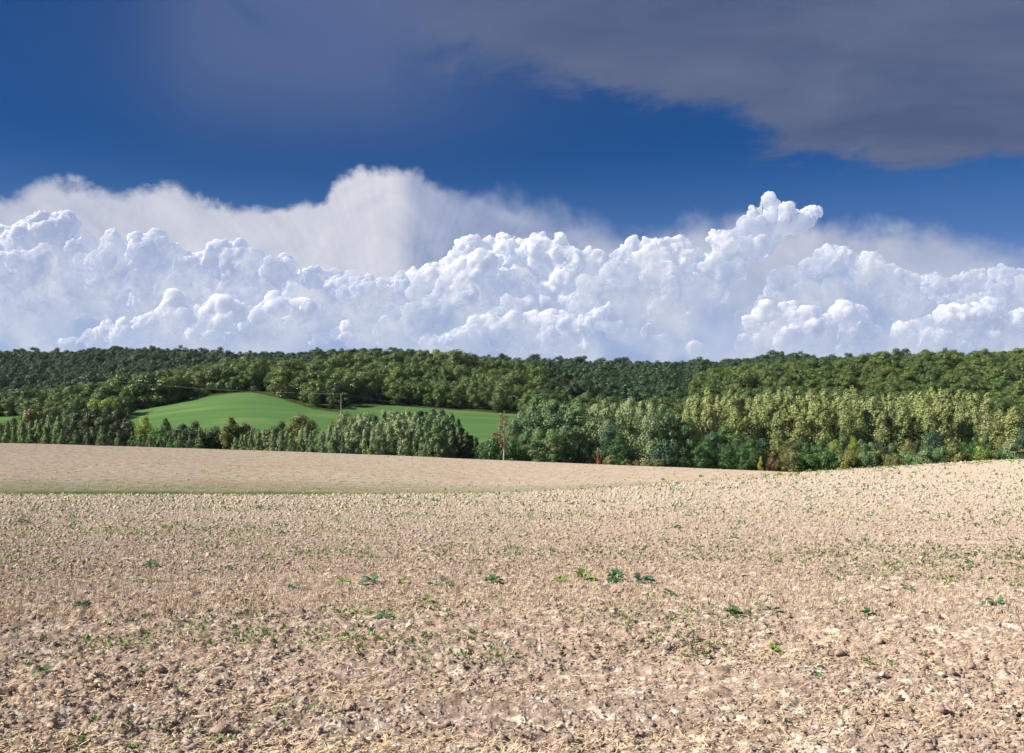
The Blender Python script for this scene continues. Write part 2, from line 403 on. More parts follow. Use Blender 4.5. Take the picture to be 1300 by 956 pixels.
def build_clouds():
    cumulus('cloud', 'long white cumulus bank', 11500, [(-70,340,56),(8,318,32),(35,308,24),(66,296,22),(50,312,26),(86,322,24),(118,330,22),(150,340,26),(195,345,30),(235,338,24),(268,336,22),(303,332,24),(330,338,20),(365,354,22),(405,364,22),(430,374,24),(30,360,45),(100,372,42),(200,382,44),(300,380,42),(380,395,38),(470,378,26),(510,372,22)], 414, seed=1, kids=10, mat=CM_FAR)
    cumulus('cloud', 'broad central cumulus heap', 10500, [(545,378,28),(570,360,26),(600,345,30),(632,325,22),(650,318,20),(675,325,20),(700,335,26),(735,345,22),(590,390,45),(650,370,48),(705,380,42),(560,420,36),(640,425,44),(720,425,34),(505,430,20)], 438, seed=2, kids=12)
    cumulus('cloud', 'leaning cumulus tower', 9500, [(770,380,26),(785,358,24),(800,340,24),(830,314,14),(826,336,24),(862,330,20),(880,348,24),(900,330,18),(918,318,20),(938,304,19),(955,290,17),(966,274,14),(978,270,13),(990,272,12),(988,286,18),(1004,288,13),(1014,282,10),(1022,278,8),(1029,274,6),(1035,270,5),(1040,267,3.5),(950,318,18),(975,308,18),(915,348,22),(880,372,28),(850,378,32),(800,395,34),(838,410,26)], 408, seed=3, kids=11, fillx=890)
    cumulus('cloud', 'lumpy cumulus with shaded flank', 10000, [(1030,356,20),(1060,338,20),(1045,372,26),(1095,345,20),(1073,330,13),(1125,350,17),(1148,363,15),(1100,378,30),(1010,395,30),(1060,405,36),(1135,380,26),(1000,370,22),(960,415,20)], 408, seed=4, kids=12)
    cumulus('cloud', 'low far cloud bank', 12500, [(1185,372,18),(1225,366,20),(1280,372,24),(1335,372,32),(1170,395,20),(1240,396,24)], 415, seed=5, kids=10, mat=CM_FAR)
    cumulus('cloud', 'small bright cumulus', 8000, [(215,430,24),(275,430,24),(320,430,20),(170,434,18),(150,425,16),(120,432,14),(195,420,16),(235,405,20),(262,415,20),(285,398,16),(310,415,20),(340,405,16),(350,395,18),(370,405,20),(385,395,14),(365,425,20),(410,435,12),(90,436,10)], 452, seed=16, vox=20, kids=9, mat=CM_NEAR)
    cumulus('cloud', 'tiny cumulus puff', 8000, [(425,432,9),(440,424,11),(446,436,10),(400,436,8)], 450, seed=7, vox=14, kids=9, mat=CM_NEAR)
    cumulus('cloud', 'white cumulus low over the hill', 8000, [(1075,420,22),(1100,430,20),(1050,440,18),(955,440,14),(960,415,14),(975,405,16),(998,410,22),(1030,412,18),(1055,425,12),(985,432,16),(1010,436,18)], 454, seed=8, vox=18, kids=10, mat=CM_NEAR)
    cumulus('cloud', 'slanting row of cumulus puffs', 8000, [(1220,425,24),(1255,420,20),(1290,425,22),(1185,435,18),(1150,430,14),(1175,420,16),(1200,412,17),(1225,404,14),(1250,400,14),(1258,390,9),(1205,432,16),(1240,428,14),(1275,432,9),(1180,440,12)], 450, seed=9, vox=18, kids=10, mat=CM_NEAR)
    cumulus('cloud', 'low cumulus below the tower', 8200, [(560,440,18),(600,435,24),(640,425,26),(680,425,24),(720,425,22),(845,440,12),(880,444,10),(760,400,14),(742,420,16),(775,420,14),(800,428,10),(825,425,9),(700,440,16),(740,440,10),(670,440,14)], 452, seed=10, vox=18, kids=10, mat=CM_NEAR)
build_clouds()

# ================================================================== ground
def build_ground():
    th = np.concatenate([np.linspace(-180, -60, 30)[:-1], np.linspace(-60, -29, 60)[:-1], np.linspace(-29, 29, 1080)[:-1], np.linspace(29, 60, 60)[:-1], np.linspace(60, 180, 30)])
    th = np.radians(th)
    inv = np.linspace(1/3.5, 1/58., 420)
    r = np.concatenate([[.4, 1, 2, 2.8], 1/inv, np.geomspace(58.4, 270, 170)[1:], np.geomspace(271, 480, 90), np.geomspace(482, 680, 230), np.geomspace(686, 1700, 110), np.geomspace(1760, 6000, 18)])
    TH, RR = np.meshgrid(th, r)
    X = RR*np.sin(TH); Y = RR*np.cos(TH)
    Z = zfull(X, Y)
    V = np.stack([X, Y, Z], -1).reshape(-1, 3)
    nr, nt = X.shape
    i = np.arange(nr-1)[:, None]*nt+np.arange(nt-1)[None]
    Fq = np.stack([i, i+1, i+1+nt, i+nt], -1).reshape(-1, 4)[:, ::-1]
    cx = V[Fq, 0].mean(1); cy = V[Fq, 1].mean(1)
    f, g = zones(cx, cy)
    for name, sel, mat, lab in (('field', f, field_mat(), 'pale stony ploughed field'), ('green_field', g, green_mat(), 'green crop field on the slope'), ('ground', ~f & ~g, wood_mat(), 'woodland floor and hills')):
        ff = Fq[sel]; idx, invx = np.unique(ff, return_inverse=True)
        me = mesh_np(name, V[idx], invx.reshape(ff.shape), mat, True)
        tag(link(name, me), lab, kind='structure')
    # centre cap
    c = V[:nt]; V0 = np.concatenate([[[0, 0, 0]], c]); Fs = np.array([[0, k+2, k+1] for k in range(nt-1)])
    tag(link('field', mesh_np('field', V0, Fs, bpy.data.materials['field'], True)), kind='structure')
def field_mat():
    m, t = newmat('field')
    g = t.new('ShaderNodeNewGeometry'); P = g.outputs['Position']
    sp = t.new('ShaderNodeSeparateXYZ', ins={0: P}); Y = sp.outputs[1]; X = sp.outputs[0]
    n1 = t.noise(P, 9, 8, .7); n2 = t.noise(P, .35, 4, .6); n3 = t.noise(P, 38, 5, .65); n4 = t.noise(P, 2.2, 4, .6)
    c = t.mix(t.step(n1, .35, .65), c4(SOIL_D), c4(SOIL_L))
    c = t.mix(t.math('MULTIPLY', t.step(n2, .35, .7), .5), c, c4(SOIL_R))
    c = t.mix(t.math('MULTIPLY', t.step(n3, .54, .7), .6), c, c4((.66, .58, .48)))
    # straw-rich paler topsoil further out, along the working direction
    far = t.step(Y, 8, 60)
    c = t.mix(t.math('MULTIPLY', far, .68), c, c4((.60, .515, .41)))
    sp1 = t.noise(P, 6.5, 4, .75); sp2 = t.noise(P, 2.6, 3, .7)
    c = t.mix(t.math('MULTIPLY', t.step(sp1, .54, .62), .8), c, c4((.76, .68, .58)))
    c = t.mix(t.math('MULTIPLY', t.step(sp1, .46, .36), .8), c, c4((.17, .12, .09)))
    c = t.mix(t.math('MULTIPLY', t.math('MULTIPLY', t.step(sp2, .5, .36), far), .5), c, c4((.24, .17, .12)))
    # working lines across the field: pinkish bare bands and greener ones
    farf = t.step(Y, 90, 115)
    ln = t.noise(t.turned(P, 24, (.006, .2, .0)), 1.0, 5, .65)
    mpb = t.new('ShaderNodeMapping', ins={'Vector': P, 'Rotation': (0, 0, R(3)), 'Scale': (.008, .2, .0)})
    ln2 = t.noise(mpb.outputs[0], 1.0, 5, .65)
    lm_ = t.math('ADD', t.math('MULTIPLY', ln, .7), t.math('MULTIPLY', ln2, .3))
    c = t.mix(t.math('MULTIPLY', t.step(lm_, .48, .56), t.step(Y, 40, 110, .15, .75)), c, c4((.44, .32, .24)))
    grain = t.noise(P, .9, 4, .8)
    c = t.mix(t.math('MULTIPLY', t.math('MULTIPLY', t.step(grain, .5, .40), farf), .75), c, c4((.25, .19, .11)))
    c = t.mix(t.math('MULTIPLY', t.math('MULTIPLY', t.step(grain, .52, .66), farf), .5), c, c4((.66, .57, .44)))
    # weeds too small to tell apart
    gl = t.math('SUBTRACT', 1.0, lm_)
    gs = t.noise(P, 3.2, 5, .75); gs2 = t.noise(P, 1.1, 5, .8)
    gg = t.mix(farf, gs, gs2)
    gm = t.math('MULTIPLY', t.math('MULTIPLY', t.step(gg, .50, .62), t.step(gl, .46, .56)), t.step(Y, 10, 90, .15, .95))
    # grassy bottom of the dip, with a brown furrow in it
    dn = t.noise(P, .35, 5, .7)
    side = t.step(X, 34, 2)
    dip = t.math('MULTIPLY', t.math('MULTIPLY', t.step(Y, 96, 106), t.math('ADD', t.step(Y, 150, 118, 0, .5), t.step(Y, 119, 114, 0, .5))), t.math('MULTIPLY', side, t.step(dn, .1, .42)))
    gm = t.math('MAXIMUM', gm, dip)
    c = t.mix(gm, c, t.mix(t.step(dn, .4, .6), c4((.06, .12, .035)), c4((.15, .17, .06))))
    fur = t.math('MULTIPLY', t.math('MULTIPLY', t.step(Y, 105, 106), t.step(Y, 109.5, 108.5)), t.math('MULTIPLY', t.step(X, -34, -18), t.step(X, 8, -4)))
    c = t.mix(t.math('MULTIPLY', fur, .8), c, c4((.11, .07, .045)))
    h = t.math('ADD', t.math('MULTIPLY', n1, .6), t.math('MULTIPLY', n3, .3))
    bp = t.new('ShaderNodeBump', ins={'Height': h, 'Strength': .9, 'Distance': .035})
    d = t.new('ShaderNodeBsdfDiffuse', ins={'Color': c, 'Normal': bp.outputs[0], 'Roughness': .8})
    t.new('ShaderNodeOutputMaterial', ins={'Surface': d.outputs[0]})
    return m
SOIL_D = (.23, .165, .13); SOIL_L = (.47, .37, .30); SOIL_R = (.42, .31, .245)
def green_mat():
    m, t = newmat('green_field')
    g = t.new('ShaderNodeNewGeometry'); P = g.outputs['Position']
    mp = t.new('ShaderNodeMapping', ins={'Vector': P, 'Rotation': (0, 0, R(8)), 'Scale': (.012, .07, .0)})
    n = t.noise(mp.outputs[0], 1.0, 5, .6, .4); n2 = t.noise(P, .4, 4, .6)
    c = t.mix(t.step(n, .3, .7), c4((.078, .165, .056)), c4((.12, .205, .07)))
    c = t.mix(t.math('MULTIPLY', t.step(n, .56, .70), .5), c, c4((.20, .25, .10)))
    c = t.mix(t.math('MULTIPLY', n2, .35), c, c4((.05, .14, .035)))
    d = t.new('ShaderNodeBsdfDiffuse', ins={'Color': c})
    t.new('ShaderNodeOutputMaterial', ins={'Surface': d.outputs[0]})
    return m
def wood_mat():
    m, t = newmat('woodland_floor')
    g = t.new('ShaderNodeNewGeometry'); P = g.outputs['Position']
    n = t.noise(P, .08, 5, .6); n2 = t.noise(P, 1.2, 4, .6)
    c = t.mix(t.step(n, .35, .65), c4((.03, .045, .015)), c4((.07, .09, .03)))
    c = t.mix(t.math('MULTIPLY', n2, .4), c, c4((.09, .07, .04)))
    d = t.new('ShaderNodeBsdfDiffuse', ins={'Color': c})
    t.new('ShaderNodeOutputMaterial', ins={'Surface': d.outputs[0]})
    return m
build_ground()

# ================================================================== tree prototypes
def crown(prof, h0, h1, w, nclump, rc, nleaf, ls, seed, squash=.8, outw=.55, lean=0.0):
    """leaf-clump faces on nclump billows filling the profile; z from h0 to h1, widest radius w"""
    rg = np.random.default_rng(seed)
    C = []
    while len(C) < nclump:
        t = rg.random(); a = rg.uniform(0, 2*math.pi)
        rr = np.interp(t, prof[0], prof[1])*w
        q = math.sqrt(rg.uniform(.12, 1))
        rr = max(rr-rc*.5, 0)*q
        C.append((rr*math.cos(a)+lean*t, rr*math.sin(a), h0+(h1-h0)*t*.97))
    C = np.array(C)
    rcs = rc*rg.uniform(.6, 1.25, nclump)*np.interp((C[:, 2]-h0)/(h1-h0), [0, .7, 1], [1, 1, .7])
    ci = rg.integers(0, nclump, nleaf)
    d = rg.normal(size=(nleaf, 3)); d /= np.linalg.norm(d, axis=1)[:, None]
    q = rg.uniform(.55, 1.08, nleaf)
    P = C[ci]+d*(rcs[ci]*q)[:, None]*np.array([1, 1, squash])
    ax = P.copy(); ax[:, 2] = 0; ax /= np.linalg.norm(ax, axis=1)[:, None]+1e-6
    N = d*.9+ax*.35+np.array([0, 0, .3])+rg.normal(size=(nleaf, 3))*.30
    N /= np.linalg.norm(N, axis=1)[:, None]
    U = np.cross(N, rg.normal(size=(nleaf, 3))); U /= np.linalg.norm(U, axis=1)[:, None]
    W = np.cross(N, U)
    s = ls*rg.uniform(.55, 1.3, nleaf)[:, None]
    V = np.stack([P+U*s*.62, P+W*s*.5+U*s*.1, P-U*s*.62, P-W*s*.5+U*s*.1], 1).reshape(-1, 3)
    return V, np.arange(4*nleaf).reshape(-1, 4)
def trunk(h, r, seed, limbs=5, lean=0.0, top=.8, spread=.5):
    rg = np.random.default_rng(seed+99)
    parts = []
    zs = np.linspace(-.6, h*top, 7)
    pts = [(lean*z/h+rg.normal()*.02*h*.2*(z > 0), rg.normal()*.02*h*.2*(z > 0), z) for z in zs]
    parts.append(tube(pts, np.linspace(r*1.25, r*.25, 7)))
    for k in range(limbs):
        z0 = h*rg.uniform(.3, .7); a = rg.uniform(0, 6.28); L = h*spread*rg.uniform(.3, .6)
        b = np.array([lean*z0/h, 0, z0]); dv = np.array([math.cos(a)*.75, math.sin(a)*.75, .75])
        parts.append(tube([b, b+dv*L*.5, b+dv*L+np.array([0, 0, .15*L])], [r*.4, r*.28, r*.08], 5))
    return join(parts)
PR = {
 'poplar': ([0, .12, .4, .7, .9, 1], [.45, .8, 1, .9, .6, .15]),
 'young': ([0, .1, .35, .7, 1], [.6, .9, 1, .6, .08]),
 'broad': ([0, .15, .45, .75, .93, 1], [.55, .9, 1, .85, .5, .2]),
 'bush': ([0, .2, .55, .85, 1], [.9, 1, .9, .6, .2]),
 'oak': ([0, .25, .55, .8, 1], [.5, .95, 1, .85, .5]),
 'conifer': ([0, .1, .5, 1], [.8, 1, .55, .03]),
}
bark = plain_mat('bark', (.16, .13, .10), (.08, .065, .05), 4)
bark_pale = plain_mat('bark_pale', (.45, .42, .36), (.28, .25, .2), 4)
LM = dict(
 poplar=leaf_mat('leaf_poplar', (.235, .29, .11), alt=(.35, .36, .14), altf=.3),
 silver=leaf_mat('leaf_silver', (.23, .30, .155)),
 young=leaf_mat('leaf_young', (.14, .22, .08), alt=(.24, .30, .13)),
 broad=leaf_mat('leaf_broad', (.125, .20, .085)),
 deep=leaf_mat('leaf_deep', (.065, .14, .04)),
 teal=leaf_mat('leaf_teal', (.045, .10, .055)),
 dark=leaf_mat('leaf_dark', (.05, .075, .03)),
 lime=leaf_mat('leaf_lime', (.21, .28, .045)),
 yellow=leaf_mat('leaf_yellow', (.30, .29, .05)),
 olive=leaf_mat('leaf_olive', (.16, .175, .05)),
 brown=leaf_mat('leaf_brown', (.17, .10, .055)),
 rust=leaf_mat('leaf_rust', (.24, .09, .04)),
 ochre=leaf_mat('leaf_ochre', (.155, .165, .055)),
 forest=leaf_mat('leaf_forest', (.078, .13, .035), alt=(.17, .205, .05), altf=.25),
 ridge=leaf_mat('leaf_ridge_shaded', (.042, .082, .036), alt=(.07, .11, .04)),  # dark leaf colour paints the cloud shadow over the far ridge
)
PROTO = {}
def proto(kind, leaf, var=0):
    """unit trees, 10 m tall; meshes shared by all the copies"""
    key = (kind, leaf, var % 3); 
    if key in PROTO: return PROTO[key]
    s = 31*(hash(kind) % 97 if False else sum(map(ord, kind)))+7*var
    if kind == 'poplar': cr = crown(PR[kind], 1.0, 10, 1.35, 70, .55, 5200, .16, s, squash=1.5); tk = trunk(10, .14, s, 4, spread=.25)
    if kind == 'young': cr = crown(PR[kind], .3, 10, 1.9, 55, .66, 4200, .2, s, squash=1.3); tk = trunk(10, .13, s, 4, spread=.25)
    if kind == 'broad': cr = crown(PR[kind], .7, 10, 3.3, 46, 1.25, 8000, .2, s); tk = trunk(10, .22, s, 7)
    if kind == 'bush': cr = crown(PR[kind], .1, 10, 6.2, 36, 2.2, 4200, .45, s); tk = trunk(10, .3, s, 7)
    if kind == 'oak': cr = crown(PR[kind], 1.2, 10, 4.4, 18, 1.9, 3000, .40, s, squash=.85); tk = trunk(10, .25, s, 5)
    if kind == 'conifer': cr = crown(PR[kind], .8, 10, 2.4, 50, .8, 3200, .26, s, squash=.6); tk = trunk(10, .15, s, 3)
    if kind == 'sparse': cr = crown(PR['poplar'], 2.2, 10, 1.5, 26, .55, 800, .2, s, squash=1.3); tk = trunk(10, .17, s, 14, spread=.35, top=.97)
    if kind == 'loose': cr = crown(PR['poplar'], 3.0, 10, 1.6, 34, .6, 2200, .17, s, squash=1.4); tk = trunk(10, .2, s, 8, spread=.3, top=.9)
    PROTO[key] = (mesh_np('crown', cr[0], cr[1], LM[leaf]), mesh_np('trunk', tk[0], tk[1], bark_pale if kind in ('sparse', 'loose') else bark, True))
    return PROTO[key]
NT_ = [0]
def tree(px, vtop, Y, kind, leaf, label, group=None, wscale=1.0, var=None, h=None, nm=None, x=None):
    if x is None: x = (px-CX)/F*Y
    z0 = float(zg(np.array([x]), np.array([Y]))[0])
    if h is None: h = EYE-(vtop-HY)/F*Y-z0
    NT_[0] += 1
    if var is None: var = NT_[0]
    cm, tm = proto(kind, leaf, var)
    name = nm or {'poplar': 'poplar_tree', 'young': 'poplar_tree', 'broad': 'broadleaf_tree', 'bush': 'bush', 'oak': 'woodland_tree', 'conifer': 'conifer_tree', 'sparse': 'bare_tree', 'loose': 'poplar_tree'}[kind]
    r = empty(name, (x, Y, z0), random.uniform(0, 6.28))
    s = h/10; r.scale = (s*wscale, s*wscale*random.uniform(.9, 1.1), s)
    tag(r, label, 'bush' if kind == 'bush' or name == 'bush' else 'tree', group)
    link('crown', cm, r); link('trunk', tm, r)
    return r
def U(a, b): return random.uniform(a, b)
def prof_v(px, pts): return float(np.interp(px, [p[0] for p in pts], [p[1] for p in pts]))

def build_trees():
    # A  left wood: fresh poplars, then the dark dense clump
    G = 'poplars in the dense row behind the far end of the field'
    L = 'medium green poplar in the dense wood beyond the pale field, below the small green patch'
    for row, (Y, dv) in enumerate(((292, 12), (306, 4), (322, -2))):
        px = -50+row*4
        while px < 78:
            tree(px, prof_v(px, [(-60, 535), (0, 534), (30, 536), (60, 534), (100, 531)])+dv+U(-6, 6), Y+U(-4, 4), 'young', 'young', L, G, wscale=U(.85, 1.45)); px += U(7, 14)
    G = 'dark broad trees of the rounded clump at the edge of the green field'
    L = 'dark broad tree in the rounded clump between the poplar wood and the lime tree'
    for px, v, Y in ((72,537,318),(84,531,335),(97,524,330),(110,520,340),(122,518,326),(136,517,338),(150,521,330),(161,530,326),(104,535,312),(128,530,314),(148,535,312),(163,545,318),(92,540,306),(118,541,306)):
        tree(px, v, Y, 'broad', 'dark' if px > 88 else 'young', L, G, wscale=U(.8, .95))  # dark leaf colour paints the side of the clump turned from the sun
    G = 'small pointed trees in front of the dark clump'
    for px, v in ((79,545),(96,547),(111,556),(129,541),(150,551),(138,556)):
        tree(px, v, 284, 'young', 'broad', 'small pointed pale tree standing before the dark rounded clump', G, wscale=1.5)
    tree(44, 524, 345, 'oak', 'ochre', 'orange tinged tree top behind the poplar wood, beside the small green patch')
    tree(58, 523, 347, 'oak', 'olive', 'yellowish round tree top just behind the poplar wood')
    tree(131, 496, 560, 'oak', 'lime', 'bright green tree where the wood meets the green field corner', h=20)
    # B  middle hedge
    tree(184, 530, 318, 'broad', 'lime', 'bright lime yellow tree next to the dark rounded clump', wscale=.85)
    tree(210, 531, 320, 'broad', 'deep', 'round dark green tree just beside the lime yellow tree', wscale=.85)
    tree(232, 538, 316, 'broad', 'dark', 'low dark tree at the foot of the green field, second after the lime tree')
    tree(247, 537, 318, 'broad', 'dark', 'low dark tree at the foot of the green field, third after the lime tree')
    G = 'pale grey green trees along the field edge under the green slope'
    for px, v in ((168,549),(178,547),(190,553),(203,551),(216,553),(228,550),(241,553),(253,549)):
        tree(px, v, U(282, 292), 'young', 'broad', 'low grey green tree at the field edge below the lime and dark trees', G, wscale=1.4)
    tree(293, 529, 322, 'poplar', 'olive', 'slender tall olive tree rising above the hedge against the green field', wscale=1.5)
    G = 'brownish olive bushes of the hedge below the green field'
    for px, v in ((262,546),(272,544),(284,547),(302,543),(312,541),(325,545),(337,547),(349,544)):
        tree(px, v, 325, 'bush', random.choice(['olive', 'ochre', 'dark']), 'brownish olive bush in the hedge below the open green field', G, wscale=.75)
    G = 'pale young poplars before the hedge'
    for px in list(range(300, 434, 9)):
        tree(px+U(-2, 2), prof_v(px, [(300, 550), (318, 546), (345, 546), (380, 545), (430, 541)])+U(-3, 4), U(288, 300), 'young', 'silver', 'pale young poplar in the loose row along the field, below the golden trees', G, wscale=U(.95, 1.2))
    for px in range(305, 440, 13):
        tree(px+U(-3, 3), 551+U(-3, 4), 283, 'young', 'young', 'short green poplar in the front of the loose row along the field', 'short poplars before the loose row', wscale=1.2)
    tree(381, 527, 372, 'broad', 'olive', 'golden green rounded tree standing free against the green field', wscale=1.15)
    tree(357, 537, 372, 'broad', 'dark', 'small dark tree touching the golden green rounded tree', wscale=.9)
    tree(437, 525, 374, 'broad', 'ochre', 'wide ochre tinged tree at the start of the pale poplar plantation', wscale=1.35)
    # D  plantation
    G = 'poplars of the pale plantation in the middle'
    L = 'pale poplar with thin straight trunk in the square plantation before the green field'
    for row, Y in enumerate((296, 306, 318, 332, 346)):
        px = 424+row*3
        while px < 582:
            v = prof_v(px, [(420, 543), (440, 537), (470, 531), (520, 527), (560, 527), (575, 532), (585, 541)])+(10 if row == 0 else 5 if row == 1 else -1)+U(-7, 6)
            tree(px, v, Y+U(-4, 4), 'poplar' if row > 0 else 'young', 'silver' if px < 530 else 'broad', L, G, wscale=U(.9, 1.5)); px += U(7, 14)  # darker leaf colour paints the shaded flank of the plantation
    G = 'dark conifers at the back of the plantation'
    for px in range(468, 570, 9):
        tree(px+U(-2, 2), prof_v(px, [(465, 527), (500, 523), (545, 522), (570, 530)])+U(-2, 2), 366, 'conifer', 'teal', 'dark pointed conifer top rising behind the pale plantation', G)
    G = 'dark conifers on the shady end of the plantation'
    for px, v, Y in ((580,536,322),(586,543,318),(592,547,314),(598,552,310),(604,555,306),(611,561,304),(574,541,304),(584,552,298),(594,558,296)):
        tree(px, v, Y, 'conifer', 'dark', 'dark conifer on the shaded end of the pale plantation', G, wscale=1.25)  # dark leaf colour carries the shade of this end
    # E dead tree
    tree(640, 519, 285, 'sparse', 'brown', 'half dead tree with brown leaves and bare pale trunk, standing alone at the field edge', wscale=1.0, var=1)
    tree(631, 548, 296, 'sparse', 'brown', 'smaller brown leaved tree just behind the half dead tree', wscale=2.2, var=2)
    for px, v in ((617,560),(626,556),(634,561),(648,558)):
        tree(px, v, 292, 'bush', 'deep', 'low dark green bush at the foot of the brown half dead tree', 'bushes round the half dead tree', wscale=.8)
    # F big rounded trees
    G = 'big rounded trees of the tall group beside the half dead tree'
    L = 'tall rounded grey green tree in the big group beside the half dead tree'
    for px, v, Y, ws in ((654,534,306,.9),(662,523,318,.9),(676,516,312,.95),(690,510,320,1),(704,509,312,.95),(716,513,326,.9),(731,512,312,1),(747,520,324,.85),(668,548,294,1),(684,543,292,1.1),(700,545,290,1.1),(718,540,294,1.1),(735,545,296,1.0)):
        tree(px, v, Y, 'broad', 'broad', L, G, wscale=ws)
    G = 'tall silvery trees with bare lower trunks'
    L = 'tall silvery crowned tree with bare trunk, between the big rounded group and the poplar wood'
    for px, v, Y, ws in ((757,514,322,.75),(768,511,312,.7),(780,512,322,.7),(793,513,330,.6),(801,508,314,.7),(815,510,322,.65),(826,512,312,.65),(840,515,322,.65),(849,521,312,.7),(861,527,318,.8),(870,533,314,.8)):
        tree(px, v, Y, 'broad', 'silver' if px < 835 else 'broad', L, G, wscale=ws)  # darker leaf colour paints shade on the far side of the group
    tree(776, 540, 294, 'broad', 'teal', 'round blue green tree before the tall silvery trees', wscale=1.1)
    tree(786, 553, 288, 'broad', 'deep', 'small dark green tree at the foot of the round blue green tree', wscale=1.1)
    tree(843, 559, 286, 'bush', 'teal', 'bluish green bush below the tall silvery trees, near the shaded gap', wscale=.9)
    tree(761, 572, 284, 'bush', 'rust', 'small rusty red bush in the dark gap between the tall trees', wscale=.5)
    tree(774, 579, 283, 'bush', 'olive', 'low yellowish bush just beside the rusty red bush', wscale=1.1)
    for px, v in ((795,583),(808,584),(822,583),(836,583)):
        tree(px, v, 281, 'bush', 'ochre', 'very low brownish bush in the shade under the tall silvery trees', 'very low bushes at the shaded wood edge', wscale=1.2)
    # H poplar wood on the right
    G = 'poplars of the tall pale wood below the far hill'
    L = 'tall pale yellow green poplar in the closed wood below the wooded hill'
    P = [(860, 514), (875, 503), (905, 497), (950, 497), (1000, 495), (1060, 497), (1100, 496), (1150, 497), (1200, 496), (1235, 499), (1262, 507), (1300, 520), (1340, 530)]
    for row, (Y, dv) in enumerate(((330, 17), (345, 8), (362, 3), (382, -1))):
        px = 872+row*4-(8 if row > 1 else 0)
        while px < (1246 if row < 3 else 1240):
            tree(px+U(-3, 3), prof_v(px, P)+dv+U(-5, 10)*(1.5 if row == 0 else 1), Y+U(-6, 6), 'poplar', 'poplar', L, G, wscale=U(.9, 1.3)); px += U(9, 15)
    # I dark round trees
    G = 'dark green round trees at the corner of the poplar wood'
    for px, v, Y, lf in ((888,566,288,'deep'),(899,556,292,'deep'),(905,548,300,'teal'),(920,541,306,'deep'),(936,551,296,'deep'),(925,563,288,'deep'),(948,548,304,'dark'),(955,558,292,'deep'),(968,556,302,'teal'),(944,569,286,'deep')):
        tree(px, v, Y, 'broad', lf, 'dark green round tree at the foot of the poplar wood, beside the shaded gap', G, wscale=1.15)
    # J margin of the right wood
    one = [
     (983,573,284,'bush','brown',.75,'brownish purple bush at the tip of the field'),
     (966,580,282,'bush','yellow',.4,'small yellow bush beside the brownish purple bush'),
     (1001,560,296,'broad','olive',1.1,'olive tree standing behind the brownish purple bush'),
     (1018,556,298,'broad','deep',1.0,'dark green tree, next after the olive tree behind the brownish bush'),
     (1061,559,292,'broad','lime',.7,'fresh bright green tree in the shrubby margin of the poplar wood'),
     (1070,541,300,'poplar','broad',1.0,'thin green poplar between the fresh bright green trees'),
     (1084,556,294,'broad','lime',.6,'smaller fresh green tree beyond the thin green poplar'),
     (1079,574,282,'bush','yellow',.7,'bright yellow bush in the wood margin below the thin green poplar'),
     (1185,546,292,'broad','teal',1.0,'dark blue green round tree in front of the pale poplars'),
     (1212,562,284,'bush','olive',.8,'yellow green round bush next to the dark blue green tree'),
     (1245,568,282,'bush','lime',.75,'broad yellow green bush, second beyond the dark blue green tree'),
     (1254,499,318,'loose','poplar',1.0,'tall thin crowned poplar with pale bare trunk at the end of the wood'),
     (1287,516,316,'poplar','poplar',1.5,'loose crowned poplar, last one at the end of the wood'),
     (1270,520,326,'poplar','poplar',1.2,'slim poplar between the bare trunked poplar and the last one'),
     (1283,562,286,'bush','silver',.8,'greyish thin bush below the last poplar'),
     (1299,545,296,'broad','teal',1.0,'blue green tree at the very end of the wood'),
    ]
    for px, v, Y, k, lf, ws, lb in one: tree(px, v, Y, k, lf, lb, wscale=ws)
    G = 'green bushes of the shrubby wood margin'
    for px in range(994, 1310, 8):
        if 1200 < px < 1256: continue
        tree(px+U(-3, 3), prof_v(px, [(990, 577), (1100, 575), (1150, 572), (1300, 572)])+U(-4, 5), U(281, 290), 'bush', random.choice(['olive', 'deep', 'olive', 'ochre', 'broad']), 'low green bush in the shrubby margin before the tall pale poplars', G, wscale=U(.8, 1.1))
    for px in range(1030, 1300, 15):
        tree(px+U(-4, 4), prof_v(px, [(1030, 556), (1180, 557), (1300, 556)])+U(-5, 7), U(294, 304), 'broad', random.choice(['deep', 'dark', 'olive', 'broad']), 'middle sized dark tree between the low bushes and the tall pale poplars', 'middle sized trees of the wood margin', wscale=U(.8, 1.15))
build_trees()
print('trees', NT_[0])

